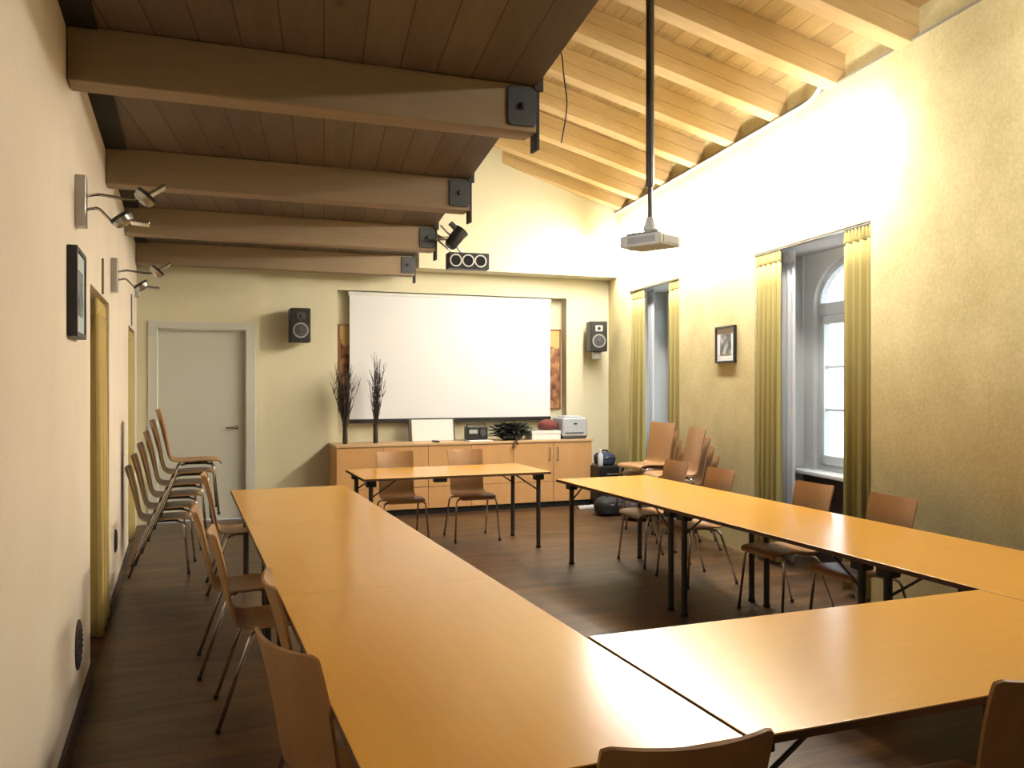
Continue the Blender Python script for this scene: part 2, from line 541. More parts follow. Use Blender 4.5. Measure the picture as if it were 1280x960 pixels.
# back wall with the niche, the door wall and the bulkhead
NX0, NX1, NZ0, NZ1, ND = 1.79, 4.86, 0.80, 2.72, 0.15
bm = new()
add_box(bm, 0.87, NX0, YB, YB + 0.4, 0, 5.7)
add_box(bm, NX1, 6.6, YB, YB + 0.4, 0, 5.7)
add_box(bm, NX0, NX1, YB, YB + 0.4, 0, NZ0)
add_box(bm, NX0, NX1, YB, YB + 0.4, NZ1, 5.7)
add_box(bm, NX0, NX1, YB + ND, YB + 0.4, NZ0, NZ1)
# thicker wall around the door
DX0, DX1, DZ = -0.235, 0.715, 2.20
YD = 10.40
add_box(bm, XL, DX0, YD, YB + 0.4, 0, 5.7)
add_box(bm, DX1, 0.87, YD, YB + 0.4, 0, 5.7)
add_box(bm, DX0, DX1, YD, YB + 0.4, DZ, 5.7)
struct('wall_back', bm, M_WALL_B)
bm = new()
add_box(bm, 2.72, 6.5, 10.15, YB, 2.99, 5.7)
add_box(bm, XL, 2.72, 10.28, YB, 3.22, 5.7)
struct('wall_bulkhead', bm, M_WALL_B)

d = bpy.data.objects.new('door_1', None); COL.objects.link(d); d['kind'] = 'structure'
bm = new(); add_box(bm, DX0 + 0.003, DX1 - 0.003, YD + 0.07, YD + 0.115, 0.006, DZ - 0.004)
leaf = struct('door_leaf', bm, M_DOOR, d, bevel=0.003)
bm = new()
add_box(bm, DX0 - 0.10, DX0, YD - 0.018, YD, 0, DZ + 0.08)
add_box(bm, DX1, DX1 + 0.11, YD - 0.018, YD, 0, DZ + 0.08)
add_box(bm, DX0, DX1, YD - 0.018, YD, DZ, DZ + 0.08)
struct('door_casing', bm, M_DOOR, d, bevel=0.004)
bm = new()
add_lathe(bm, [(0.024, 0), (0.024, 0.012), (0.010, 0.014), (0.010, 0.05)], 16, Matrix.Translation((DX1 - 0.10, YD + 0.07, 1.07)) @ Matrix.Rotation(R(90), 4, 'X'))
add_tube(bm, bend([(DX1 - 0.10, YD + 0.025, 1.07), (DX1 - 0.12, YD + 0.015, 1.07), (DX1 - 0.225, YD + 0.02, 1.065)], 0.02), 0.009)
struct('door_handle', bm, M_CHROME, leaf, smooth='auto')

# wall behind the camera
bm = new(); add_box(bm, -1.0, 4.4, -2.8, -2.6, 0, 5.7)
struct('wall_front', bm, M_WALL_B)

# ------------------------------------------------------------------ roof on the window side
PITCH = R(17.3)
AX = Vector((-SK[1] * math.cos(PITCH), SK[0] * math.cos(PITCH), math.sin(PITCH)))   # up the slope
BX = Vector((SK[0], SK[1], 0))
CX = AX.cross(BX); CX = CX if CX.z > 0 else -CX
ROT = Matrix((AX, BX, CX)).transposed().to_4x4()
O0 = Vector((W0[0], W0[1], 3.86))
RM = Matrix.Translation(O0) @ ROT                 # local x up the slope, y along the wall, z up
bm = new(); add_box(bm, -0.6, 5.6, -3.0, 11.2, 0.24, 0.30)
o = struct('ceiling', bm, M_PINE_BOARD); o.matrix_world = RM
rl = ['pine rafter closest to the camera, end cut square on the bare wall',
      'pine rafter ending just above the bent tip of the white pipe',
      'pine rafter crossing behind the ceiling pole, third from the camera',
      'pine rafter fourth from the camera on the window side',
      'pine rafter fifth from the camera on the window side',
      'pine rafter sixth from the camera, third from the far wall',
      'pine rafter next to the last one by the far wall',
      'last pine rafter lying against the far wall above the strip lamp end']
for k in range(8):
    s0 = 4.40 + 0.83 * k if k < 7 else 10.02
    bm = new()
    add_box(bm, -0.04, 5.3, 0, 0.16, 0.0, 0.115); add_box(bm, -0.04, 5.3, 0.001, 0.159, 0.117, 0.24)
    o = obj('roof_rafter', bm, M_PINE, bevel=0.004)
    o.matrix_world = RM @ Matrix.Translation((0.0, s0, 0.0))
    tag(o, rl[k], 'rafter', 'roof rafters on the window side', 'thing')
# white pipe under the rafters
bm = new()
pts = [RW(10.30, 0.03, 3.835), RW(5.62, 0.03, 3.835), RW(5.50, 0.03, 3.86), RW(5.40, 0.03, 3.93)]
add_tube(bm, bend(pts, 0.08), 0.017, 12)
tag(obj('conduit_pipe', bm, M_WHITE, smooth=True), 'thin white pipe running along the wall just under the rafter ends', 'pipe')
# dark ledge on top of the wall
bm = new(); rbox(bm, -3.0, 10.6, -0.055, 0.008, ZT - 0.012, ZT + 0.004)
struct('trim_3', bm, plain('ledge_grey', (0.30, 0.27, 0.21), 0.9))

# ------------------------------------------------------------------ loft ceiling on the door side
def loft_edge(y): return 1.71 + 0.155 * (y - 4.05)
LZ = 3.12
bm = new()
lo = [(-0.33, -2.6, LZ), (loft_edge(-2.6), -2.6, LZ), (loft_edge(10.28), 10.28, LZ), (-0.33, 10.28, LZ)]
add_hexa(bm, lo, [(x, y, LZ + 0.06) for x, y, z in lo])
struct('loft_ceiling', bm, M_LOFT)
bm = new(); add_box(bm, XL, -0.33, -2.6, 10.28, LZ - 0.015, LZ + 0.06)
struct('trim_4', bm, M_BLACKM)  # black strip standing in for the dark gap beside the loft boards
bm = new()                                        # wall closing the loft under the roof
lo = [(-1.0, -2.6, 3.18), (XL, -2.6, 3.18), (XL, 10.9, 3.18), (-1.0, 10.9, 3.18)]
add_hexa(bm, lo, [(x, y, 5.9) for x, y, z in lo])
struct('wall_loft', bm, M_WALL_B)

bl = ['nearest brown timber beam, crossing the top of the picture under the dark boards',
      'second brown timber beam from the camera under the dark boards',
      'third brown timber beam, the one carrying the black triple spotlight',
      'fourth and last brown timber beam, against the far wall above the door']
for k, y in enumerate((4.06, 6.10, 8.10, 10.08)):
    xe = loft_edge(y)
    t = thing('ceiling_beam', bl[k], 'beam', (0, y, 2.88), 0, 'timber beams under the loft')
    t['kind'] = 'thing'
    bm = new(); add_box(bm, XL + 0.004, xe, 0, 0.16, 0, 0.238)
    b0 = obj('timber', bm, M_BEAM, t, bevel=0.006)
    bm = new()                                    # rounded steel plate let into the side
    w2, h2, rr = 0.078, 0.10, 0.022
    cx, cz = xe - 0.085, 0.125
    pts = []
    for qx, qz, a0 in ((1, 1, 0), (-1, 1, 90), (-1, -1, 180), (1, -1, 270)):
        for i in range(5):
            a = R(a0 + 22.5 * i)
            pts.append((cx + qx * (w2 - rr) + rr * math.cos(a), cz + qz * (h2 - rr) + rr * math.sin(a)))
    add_hexa(bm, [(px, -0.012, pz) for px, pz in pts], [(px, 0.002, pz) for px, pz in pts])
    pl = obj('end_plate', bm, M_PLATE, t, bevel=0.002)
    bm = new()
    add_lathe(bm, [(0.020, 0), (0.020, 0.012), (0.012, 0.014), (0.012, 0.024)], 6, Matrix.Translation((cx, -0.011, cz)) @ Matrix.Rotation(R(90), 4, 'X'))
    obj('bolt', bm, M_BLACK, pl)
    bm = new(); add_box(bm, xe, xe + 0.016, 0.0, 0.09, -0.085, 0.30)
    add_box(bm, xe - 0.02, xe + 0.03, -0.018, 0.0, 0.21, 0.30)
    obj('steel_strap', bm, M_BLACK, t, bevel=0.002)

# ------------------------------------------------------------------ strip lamp on the window wall
def strip_lamp(label, LS0, LS1, LO, LZZ, brackets, mat):
    t = thing('strip_lamp', label, 'lamp', RW((LS0 + LS1) / 2, 0, LZZ), 0, 'strip lamps on the window wall')
    inv = Matrix.Translation(-Vector(t.location))
    def P(s, o, z): return inv @ RW(s, o, z)
    bm = new()
    add_tube(bm, [P(LS1, LO, LZZ), P(LS0, LO, LZZ)], 0.05, 20, cap=False)
    for s, q in ((LS1, 1), (LS0, -1)):            # domed ends
        ax = Vector((SK[0], SK[1], 0)) * q
        Md = Matrix.Translation(P(s, LO, LZZ)) @ ax.to_track_quat('Z', 'Y').to_matrix().to_4x4()
        add_lathe(bm, [(0.05 * math.cos(R(a)), 0.05 * math.sin(R(a))) for a in range(0, 91, 15)], 20, Md)
    obj('light_tube', bm, mat, t, smooth='auto')
    bm = new()                                    # opal cover over the top of the tube
    arc = [R(a) for a in range(22, 131, 9)]
    def hood(s, rr): return [P(s, LO + rr * math.cos(a), LZZ + rr * math.sin(a)) for a in arc]
    A0, A1, B0, B1 = [[bm.verts.new(p) for p in hood(s, rr)] for s, rr in ((LS0, 0.058), (LS1, 0.058), (LS0, 0.061), (LS1, 0.061))]
    for i in range(len(arc) - 1):
        bm.faces.new((A0[i], A0[i + 1], A1[i + 1], A1[i])); bm.faces.new((B0[i], B1[i], B1[i + 1], B0[i + 1]))
        bm.faces.new((A0[i], B0[i], B0[i + 1], A0[i + 1])); bm.faces.new((A1[i], A1[i + 1], B1[i + 1], B1[i]))
    for i in (0, len(arc) - 1):
        bm.faces.new((A0[i], A1[i], B1[i], B0[i]))
    obj('top_cover', bm, M_OPAL, t)
    for s in brackets:
        bm = new()
        lo = [P(s - 0.015, 0.0, LZZ - 0.008), P(s + 0.015, 0.0, LZZ - 0.008), P(s + 0.015, LO - 0.04, LZZ - 0.008), P(s - 0.015, LO - 0.04, LZZ - 0.008)]
        add_hexa(bm, lo, [p + Vector((0, 0, 0.016)) for p in lo])
        obj('wall_bracket', bm, M_WHITE, t)
strip_lamp('long bright tubular strip lamp along the upper window wall', 4.75, 10.15, 0.34, 3.30, (5.6, 7.4, 9.2), M_TUBE)
strip_lamp('added second strip lamp on the window wall, out of view', 1.4, 2.88, 0.34, 3.55, (1.6, 2.6), M_TUBE_ADDED)  # unseen lamp, added to light the near end of the wall

# ------------------------------------------------------------------ curtains
def curtain(name, label, mapf, w, z0, z1, folds, amp, mat, group, flare=1.0, lean=0.0, hm=None, seed=0):
    """mapf(v, depth, z) -> world point; v in metres along the rail"""
    rnd = random.Random(seed)
    ph = [rnd.uniform(-0.5, 0.5) for _ in range(folds + 2)]
    t = thing(name, label, 'curtain', mapf(w / 2, 0, z0), 0, group)
    inv = Matrix.Translation(-Vector(t.location))
    def sheet(za, zb, nz, am, tight, th):
        bm = new()
        nv = folds * 10
        grid = []
        for j in range(nz + 1):
            z = za + (zb - za) * j / nz
            f = (z1 - z) / (z1 - z0)
            row = []
            for i in range(nv + 1):
                v = i / nv
                q = v * folds
                wob = ph[int(q) % len(ph)] * 0.25 * f
                dd = am * (0.55 + 0.45 * f) * math.sin(2 * PI * q + wob) + am * 0.35 * math.sin(2 * PI * q * 0.5 + 1.3 + seed) * f
                if tight:
                    dd = am * 0.6 * math.sin(2 * PI * q * 2.0) * (0.6 + 0.4 * math.sin(PI * (z - za) / (zb - za)))
                vv = (v - 0.5) * w * (1 + (flare - 1) * f) + w * 0.5 + lean * f + am * 0.25 * math.cos(2 * PI * q) * f
                row.append((vv, dd, z))
            grid.append(row)
        A = [[bm.verts.new(inv @ mapf(*p)) for p in r] for r in grid]
        B = [[bm.verts.new(inv @ mapf(p[0], p[1] + th, p[2])) for p in r] for r in grid]
        for j in range(nz):
            for i in range(nv):
                bm.faces.new((A[j][i], A[j][i + 1], A[j + 1][i + 1], A[j + 1][i]))
                bm.faces.new((B[j][i], B[j + 1][i], B[j + 1][i + 1], B[j][i + 1]))
        for i in range(nv):
            bm.faces.new((A[0][i], B[0][i], B[0][i + 1], A[0][i + 1]))
            bm.faces.new((A[nz][i], A[nz][i + 1], B[nz][i + 1], B[nz][i]))
        for j in range(nz):
            bm.faces.new((A[j][0], A[j + 1][0], B[j + 1][0], B[j][0]))
            bm.faces.new((A[j][nv], B[j][nv], B[j + 1][nv], A[j + 1][nv]))
        return bm
    obj('drape', sheet(z0, z1 - 0.10, 14, amp, False, 0.004), mat, t, smooth=True)
    obj('gathered_header', sheet(z1 - 0.105, z1, 4, amp * 0.75, True, 0.006), hm or mat, t, smooth=True)
    return t
mR = lambda s0, off: (lambda v, d, z: RW(s0 + v, off + d, z))
gR = 'straw coloured curtains of the window recesses'
curtain('curtain', 'straw yellow curtain bunched at the far edge of the nearer window recess', mR(6.11, -0.025), 0.42, 0.04, 2.735, 5, 0.045, M_CURT, gR, seed=1)
curtain('curtain', 'straw yellow curtain at the near edge of the nearer window recess', mR(4.855, -0.025), 0.34, 0.04, 2.735, 4, 0.045, M_CURT, gR, seed=2)
curtain('curtain', 'straw yellow curtain at the far edge of the window recess close to the loudspeaker', mR(9.33, -0.03), 0.45, 0.04, 2.735, 4, 0.04, M_CURT, gR, flare=1.25, lean=0.05, seed=3)
curtain('curtain', 'narrow straw yellow curtain between the far window recess and the small framed print', mR(8.24, -0.03), 0.34, 0.04, 2.735, 3, 0.035, M_CURT, gR, seed=4)
gS = 'daylit whitish curtain backs'  # folded curtain backs, daylight on them painted as whitish cloth
curtain('daylit_curtain_back', 'whitish strip painted as daylit back of the bunched yellow curtain of the nearer window', mR(6.06, -0.13), 0.26, 0.05, 2.735, 3, 0.022, M_CURT_DAYLIT, gS, seed=5)
curtain('daylit_curtain_back', 'whitish strip painted as daylit curtain back inside the far window recess', mR(9.30, -0.14), 0.22, 0.05, 2.735, 3, 0.022, M_CURT_DAYLIT, gS, seed=6)
for (a, b), lb in zip(REC, ('curtain rail across the top of the nearer window recess', 'curtain rail across the top of the far window recess')):
    bm = new(); rbox(bm, a + 0.006, b - 0.006, -0.045, -0.005, 2.737, 2.752)
    tag(obj('curtain_rail', bm, M_STEEL), lb, 'curtain rail', 'curtain rails')
mL = lambda y0, off: (lambda v, d, z: Vector((XL - off + d, y0 + v, z)))
gA = 'gold curtains in the door side alcoves'
curtain('curtain', 'gold curtain hanging in the alcove nearest the camera', mL(5.84, 0.04), 0.56, 0.02, 2.115, 5, 0.045, M_CURT_L, gA, seed=7)
curtain('curtain', 'gold curtain hanging in the alcove beside the stacked chairs and the door', mL(9.38, 0.04), 0.58, 0.02, 2.115, 5, 0.045, M_CURT_L, gA, seed=8)

# ------------------------------------------------------------------ tables
def make_table(name, label, top_mat, L, W, group):
    """long side along local Y, origin on the floor at the centre"""
    t = thing(name, label, 'table', (0, 0, 0), 0, group)
    bm = new(); add_box(bm, -W / 2, W / 2, -L / 2, L / 2, 0.716, 0.74)
    top = obj('tabletop', bm, top_mat, t, bevel=0.002)
    bm = new()
    for x0, x1, y0, y1 in ((-W / 2, W / 2, -L / 2, -L / 2 + 0.004), (-W / 2, W / 2, L / 2 - 0.004, L / 2), (-W / 2, -W / 2 + 0.004, -L / 2, L / 2), (W / 2 - 0.004, W / 2, -L / 2, L / 2)):
        add_box(bm, x0 - 0.0015 if x0 < 0 and x1 < 0 else x0, x1 + 0.0015 if x1 > 0 and x0 > 0 else x1, y0, y1, 0.7165, 0.7365)
    obj('edge_band', bm, M_EDGE, top)
    lx, ly = W / 2 - 0.11, L / 2 - 0.085
    for sx in (-1, 1):
        for sy in (-1, 1):
            x, y = sx * lx, sy * ly
            bm = new(); add_lathe(bm, [(0.021, 0.0), (0.021, 0.70)], 16, Matrix.Translation((x, y, 0.0)))
            lg = obj('leg', bm, M_LEG, t, smooth='auto')
            bm = new(); add_lathe(bm, [(0.025, 0.0), (0.025, 0.022)], 16, Matrix.Translation((x, y, 0.0)))
            obj('foot_cap', bm, M_BLACK, lg, smooth='auto')
            bm = new(); add_box(bm, x - 0.035, x + 0.035, y - 0.045, y + 0.045, 0.655, 0.716)
            obj('leg_bracket', bm, M_BLACK, lg, bevel=0.004)
            bm = new(); add_tube(bm, [(x, y - sy * 0.01, 0.56), (x, y - sy * 0.24, 0.712)], 0.007, 8)
            obj('brace', bm, M_LEG, lg, smooth=True)
    for sy in (-1, 1):
        bm = new(); add_box(bm, -lx, lx, sy * ly - 0.02, sy * ly + 0.02, 0.685, 0.7155)
        obj('cross_rail', bm, M_BLACK, t, bevel=0.003)
    return t
gT = 'orange wood folding tables set in a horseshoe'
TL, TW = 1.7995, 0.90
tab = make_table('folding_table', 'orange wood table, far end of the row nearest the door', M_TABLE, TL, TW, gT)
tab.location = (0.825, 6.23, 0)
dup(tab, (0.825, 4.43, 0), 0, 'orange wood table in the middle of the row on the door side', gT)
dup(tab, (0.825, 2.63, 0), 0, 'orange wood table at the camera end of the row on the door side', gT)
dup(tab, (3.545, 6.00, 0), 0, 'orange wood table at the far end of the row along the windows', gT)
dup(tab, (3.545, 4.20, 0), 0, 'orange wood table in front of the arched window, middle of its row', gT)
dup(tab, (3.545, 2.40, 0), 0, 'orange wood table at the corner of the window row and the cross table', gT)
tabc = make_table('folding_table', 'orange wood cross table closing the horseshoe on the camera side', M_TABLE, TL, 0.885, gT)
tabc.location = (2.186, 2.16, 0); tabc.rotation_euler = (0, 0, R(90))
pt = dup(tab, (2.41, 7.95, 0), R(90), 'small separate orange table standing before the sideboard', 'presenters table')
bm = new(); add_box(bm, -0.44, -0.37, 0.13, 0.25, 0.682, 0.7155)
obj('table_connector', bm, M_BLACK, pt, bevel=0.004)

# ------------------------------------------------------------------ plywood chairs (front = local +Y)
def shell_mesh(rows, th):
    """rows: list of (y, z, halfwidth, curl) along the shell; curl = how far the side edges come forward"""
    bm = new()
    K = 12
    def pts(off):
        out = []
        for j, (y, z, hw, cu) in enumerate(rows):
            a = rows[max(j - 1, 0)]; b = rows[min(j + 1, len(rows) - 1)]
            ty, tz = b[0] - a[0], b[1] - a[1]
            l = math.hypot(ty, tz); ny, nz = tz / l, -ty / l        # normal, towards the sitter
            r = []
            for k in range(K + 1):
                u = -1 + 2 * k / K
                e = cu * u * u + off
                r.append((u * hw, y + ny * e, z + nz * e))
            out.append(r)
        return out
    A = [[bm.verts.new(p) for p in r] for r in pts(0)]
    B = [[bm.verts.new(p) for p in r] for r in pts(th)]
    n = len(rows) - 1
    for j in range(n):
        for k in range(K):
            bm.faces.new((A[j][k], A[j][k + 1], A[j + 1][k + 1], A[j + 1][k]))
            bm.faces.new((B[j][k], B[j + 1][k], B[j + 1][k + 1], B[j][k + 1]))
        bm.faces.new((A[j][0], A[j + 1][0], B[j + 1][0], B[j][0]))
        bm.faces.new((A[j][K], B[j][K], B[j + 1][K], A[j + 1][K]))
    for k in range(K):
        bm.faces.new((A[0][k], B[0][k], B[0][k + 1], A[0][k + 1]))
        bm.faces.new((A[n][k], A[n][k + 1], B[n][k + 1], B[n][k]))
    return bm
def smooth_rows(ctrl, n=5):
    out = []
    for i in range(len(ctrl) - 1):
        p0 = ctrl[max(i - 1, 0)]; p1 = ctrl[i]; p2 = ctrl[i + 1]; p3 = ctrl[min(i + 2, len(ctrl) - 1)]
        for k in range(n):
            t = k / n
            out.append(tuple(0.5 * ((2 * b) + (-a + c) * t + (2 * a - 5 * b + 4 * c - d) * t * t + (-a + 3 * b - 3 * c + d) * t ** 3) for a, b, c, d in zip(p0, p1, p2, p3)))
    out.append(ctrl[-1])
    return out
def make_chair():
    t = thing('stacking_chair', '', 'chair')
    seat = [(0.222, 0.418, 0.165, 0.0), (0.215, 0.437, 0.185, 0.0), (0.18, 0.449, 0.19, 0.0), (0.08, 0.448, 0.19, 0.004), (-0.05, 0.438, 0.19, 0.008), (-0.12, 0.436, 0.187, 0.010), (-0.165, 0.447, 0.182, 0.012), (-0.188, 0.470, 0.179, 0.013), (-0.2, 0.50, 0.178, 0.014)]
    back = [(-0.2, 0.50, 0.178, 0.014), (-0.212, 0.55, 0.178, 0.016), (-0.232, 0.64, 0.181, 0.022), (-0.262, 0.76, 0.187, 0.028), (-0.290, 0.855, 0.190, 0.031), (-0.2965, 0.874, 0.184, 0.030), (-0.299, 0.882, 0.170, 0.026)]
    obj('seat', shell_mesh(smooth_rows(seat), 0.010), M_PLY, t, smooth='auto')
    obj('backrest', shell_mesh(smooth_rows(back), 0.010), M_PLY, t, smooth='auto')
    r = 0.0095
    for sx in (-1, 1):
        for nm, foot, top, inn in (('leg', (0.232, 0.205), (0.207, 0.165), (0.06, 0.10)), ('leg', (0.225, -0.250), (0.205, -0.105), (0.06, -0.04))):
            p = [(sx * foot[0], foot[1], 0.008), (sx * top[0], top[1], 0.422), (sx * inn[0], inn[1], 0.424)]
            bm = new(); add_tube(bm, bend(p, 0.045, 6), r, 10)
            lg = obj('leg', bm, M_CHROME, t, smooth=True)
            bm = new()
            add_lathe(bm, [(0.012, 0.0), (0.013, 0.02), (0.011, 0.022)], 12, Matrix.Translation((sx * foot[0], foot[1], 0.0)))
            obj('glide', bm, M_BLACK, lg, smooth='auto')
    bm = new()
    for sx in (-1, 1):
        add_tube(bm, [(sx * 0.06, -0.06, 0.424), (sx * 0.06, 0.12, 0.424)], 0.0095, 10)
    add_box(bm, -0.075, 0.075, -0.03, -0.005, 0.416, 0.436); add_box(bm, -0.075, 0.075, 0.07, 0.095, 0.416, 0.436)
    obj('seat_frame', bm, M_LEG, t, smooth='auto')
    return t
chair = make_chair()
first = [True]
def place(x, y, rot, label, group, z=0.0):
    if first[0]:
        first[0] = False
        chair.location = (x, y, z); chair.rotation_euler = (0, 0, R(rot))
        tag(chair, label, None, group)
        return chair
    return dup(chair, (x, y, z), R(rot), label, group)
g1 = 'plywood chairs along the table row on the door side'
place(0.515, 2.50, -71, 'plywood chair nearest the camera at the long row of tables, turned slightly askew', g1)
place(0.575, 3.21, -92, 'plywood chair pressed tight against the table edge, second along the long row', g1)
place(0.415, 4.34, -91, 'plywood chair third from the camera along the long row, standing clear of the table', g1)
place(0.35, 5.10, -91, 'plywood chair fourth from the camera along the long row', g1)
place(0.445, 7.00, -91, 'plywood chair at the far end of the long row, in front of the stack', g1)
g2 = 'plywood chairs along the table row by the windows'
place(3.90, 6.63, 90, 'plywood chair tucked behind the window row, farthest from the camera, beside a stack', g2)
place(3.86, 5.90, 90, 'plywood chair tucked behind the window row, second from its far end', g2)
place(3.89, 4.83, 90, 'plywood chair tucked in front of the arched window', g2)
place(3.88, 4.11, 90, 'plywood chair tucked in front of bare yellow wall, beside the near curtain', g2)
g3 = 'plywood chairs behind the small table'
place(2.04, 8.30, 180, 'plywood chair behind the small table, on its branch vase side', g3)
place(2.78, 8.30, 178, 'plywood chair behind the small table, on its printer side', g3)
g4 = 'plywood chairs with their backs to the camera'
place(0.975, 1.725, -6, 'dark backed chair at the end of the long row, bottom middle of the picture', g4)
place(2.0, 1.735, -2, 'dark backed chair at the cross table, bottom corner of the picture', g4)
ordn = ['lowest', 'second lowest', 'third from the bottom', 'third from the top', 'second from the top', 'topmost']
for k in range(6):
    place(-0.135 + 0.047 * k, 7.85, -90, 'plywood chair %s in the tall stack beside the door' % ordn[k], 'chairs in the tall stack beside the door', 0.096 * k)
ord4 = ['lowest', 'second lowest', 'second from the top', 'topmost']
for k in range(4):
    q = 3 - k
    place(4.63 + 0.97 * 0.045 * q, 8.0 + 0.2 * 0.045 * q, 102, 'plywood chair %s in the stack standing before the far window curtain' % ord4[k], 'chairs in the stack before the far curtain', 0.09 * k)
for k in range(4):
    q = 3 - k
    place(4.42 + 0.0445 * q, 7.12 - 0.007 * q, 81, 'plywood chair %s in the stack under the small framed print' % ord4[k], 'chairs in the stack under the framed print', 0.088 * k)

# ------------------------------------------------------------------ sideboard: three cabinets and one worktop
CY0, CY1 = 9.98, 10.498
ux = [1.69, 2.79, 3.89, 4.985]
cl = ['beech cabinet unit under the two branch vases', 'beech cabinet unit in the middle of the sideboard', 'beech cabinet unit under the grey printer']
for k in range(3):
    x0, x1 = ux[k] + 0.001, ux[k + 1] - 0.001
    t = thing('cabinet', cl[k], 'cabinet', ((x0 + x1) / 2, (CY0 + CY1) / 2, 0), 0, 'cabinet units of the sideboard')
    w, dp = (x1 - x0) / 2, (CY1 - CY0) / 2
    bm = new(); add_box(bm, -w, w, -dp + 0.02, dp, 0.07, 0.828)
    obj('carcass', bm, M_CAB, t, bevel=0.002)
    bm = new(); add_box(bm, -w, w, -dp + 0.03, dp, 0.0, 0.07)
    obj('plinth', bm, M_BLACKM, t)
    for sx in (-1, 1):
        a, b = (0.0025, w - 0.002) if sx > 0 else (-w + 0.002, -0.0025)
        bm = new(); add_box(bm, a, b, -dp, -dp + 0.018, 0.335, 0.824)
        dr = obj('door', bm, M_CAB, t, bevel=0.002)
        hx = sx * 0.055
        bm = new(); add_tube(bm, bend([(hx, -dp, 0.60), (hx, -dp - 0.035, 0.60), (hx, -dp - 0.035, 0.76), (hx, -dp, 0.76)], 0.015), 0.006, 8)
        obj('handle', bm, M_STEEL, dr, smooth=True)
        bm = new(); add_box(bm, a, b, -dp, -dp + 0.018, 0.075, 0.329)
        obj('drawer', bm, M_CAB, t, bevel=0.002)
bm = new(); add_box(bm, ux[0] - 0.01, ux[3] + 0.01, CY0 - 0.012, CY1, 0.83, 0.858)
tag(obj('worktop', bm, M_CABTOP, bevel=0.003), 'long beech worktop lying over the three cabinet units', 'worktop')
TOPZ = 0.858

# branch vases
def vase(x, y, label, seed, n, spread, h, lean):
    rnd = random.Random(seed)
    t = thing('branch_vase', label, 'vase', (x, y, TOPZ), 0, 'vases of dark branches on the sideboard')
    bm = new(); add_lathe(bm, [(0.024, 0), (0.031, 0.02), (0.029, 0.10), (0.026, 0.20), (0.034, 0.235), (0.028, 0.235), (0.020, 0.22)], 20)
    obj('vase', bm, M_TWIG, t, smooth='auto')
    bm = new()
    for i in range(n):
        a = rnd.uniform(0, 2 * PI); sp = spread * rnd.uniform(0.05, 1.0) ** 0.8
        hh = h * rnd.uniform(0.55, 1.0)
        p0 = Vector((rnd.uniform(-0.015, 0.015), rnd.uniform(-0.015, 0.015), 0.12))
        pts = []
        for j in range(7):
            u = j / 6
            r = sp * (u ** 1.3)
            pts.append(p0 + Vector((math.cos(a) * r + lean * u + rnd.uniform(-0.008, 0.008), math.sin(a) * r * 0.7 + rnd.uniform(-0.008, 0.008), (hh - 0.12) * u)))
        add_tube(bm, pts, 0.0055, 5, 0.002)
        for _ in range(5):
            j = rnd.randint(2, 5)
            b0 = pts[j]; a2 = rnd.uniform(0, 2 * PI)
            e = b0 + Vector((math.cos(a2) * 0.05, math.sin(a2) * 0.04, rnd.uniform(0.07, 0.16)))
            add_tube(bm, [b0, (b0 + e) / 2 + Vector((0.006, 0, 0)), e], 0.0032, 4, 0.0012)
    br = obj('branches', bm, M_TWIG, t, smooth=True); br['kind'] = 'stuff'
vase(1.83, 10.2, 'slim dark vase with spreading bare branches on the sideboard corner', 3, 40, 0.21, 1.02, 0.01)
vase(2.20, 10.22, 'slim dark vase with a tall upright bundle of branches before the white screen', 8, 28, 0.10, 1.12, 0.015)

# white board leaning on the sideboard
t = thing('display_board', 'white board with a dark edge leaning at the back of the sideboard', 'board', (2.96, 10.36, TOPZ))
RB = Matrix.Rotation(R(-12), 4, 'X')
bm = new(); add_box(bm, -0.27, 0.27, -0.008, 0.008, 0.0, 0.27, RB); obj('white_panel', bm, M_PAPER, t, bevel=0.002)
bm = new(); add_box(bm, 0.27, 0.285, -0.012, 0.012, 0.0, 0.275, RB); add_box(bm, -0.31, -0.275, -0.012, 0.012, 0.0, 0.275, RB); obj('dark_edge', bm, plain('dark_wood_edge', (0.06, 0.035, 0.02), 0.6), t, bevel=0.002)
# small remote
bm = new(); add_box(bm, 2.885, 2.945, 10.02, 10.17, TOPZ, TOPZ + 0.022)
tag(obj('remote_control', bm, M_BLACK, bevel=0.005), 'small black remote lying before the white board', 'remote')
# paper tray with radio
bm = new(); add_box(bm, 3.33, 3.63, 10.02, 10.28, TOPZ, TOPZ + 0.012); 
tag(obj('document_sheet', bm, M_PAPER, bevel=0.002), 'flat white folder lying under the black radio', 'folder')
t = thing('radio', 'black radio with a round dial on the sideboard', 'radio', (3.47, 10.20, TOPZ + 0.012))
bm = new(); add_box(bm, -0.14, 0.14, -0.06, 0.06, 0.0, 0.17); obj('body', bm, M_BLACK, t, bevel=0.015)
bm = new(); add_lathe(bm, [(0.045, 0), (0.045, 0.012), (0.035, 0.014)], 20, Matrix.Translation((0.07, -0.06, 0.09)) @ Matrix.Rotation(R(90), 4, 'X')); obj('speaker_cone', bm, M_DARKGREY, t, smooth='auto')
bm = new(); add_box(bm, -0.11, 0.0, -0.064, -0.058, 0.08, 0.13); obj('display', bm, M_GREY, t)
bm = new(); add_tube(bm, bend([(-0.12, 0, 0.165), (-0.12, 0, 0.20), (0.12, 0, 0.20), (0.12, 0, 0.165)], 0.02), 0.007, 8); obj('handle', bm, M_BLACK, t, smooth=True)
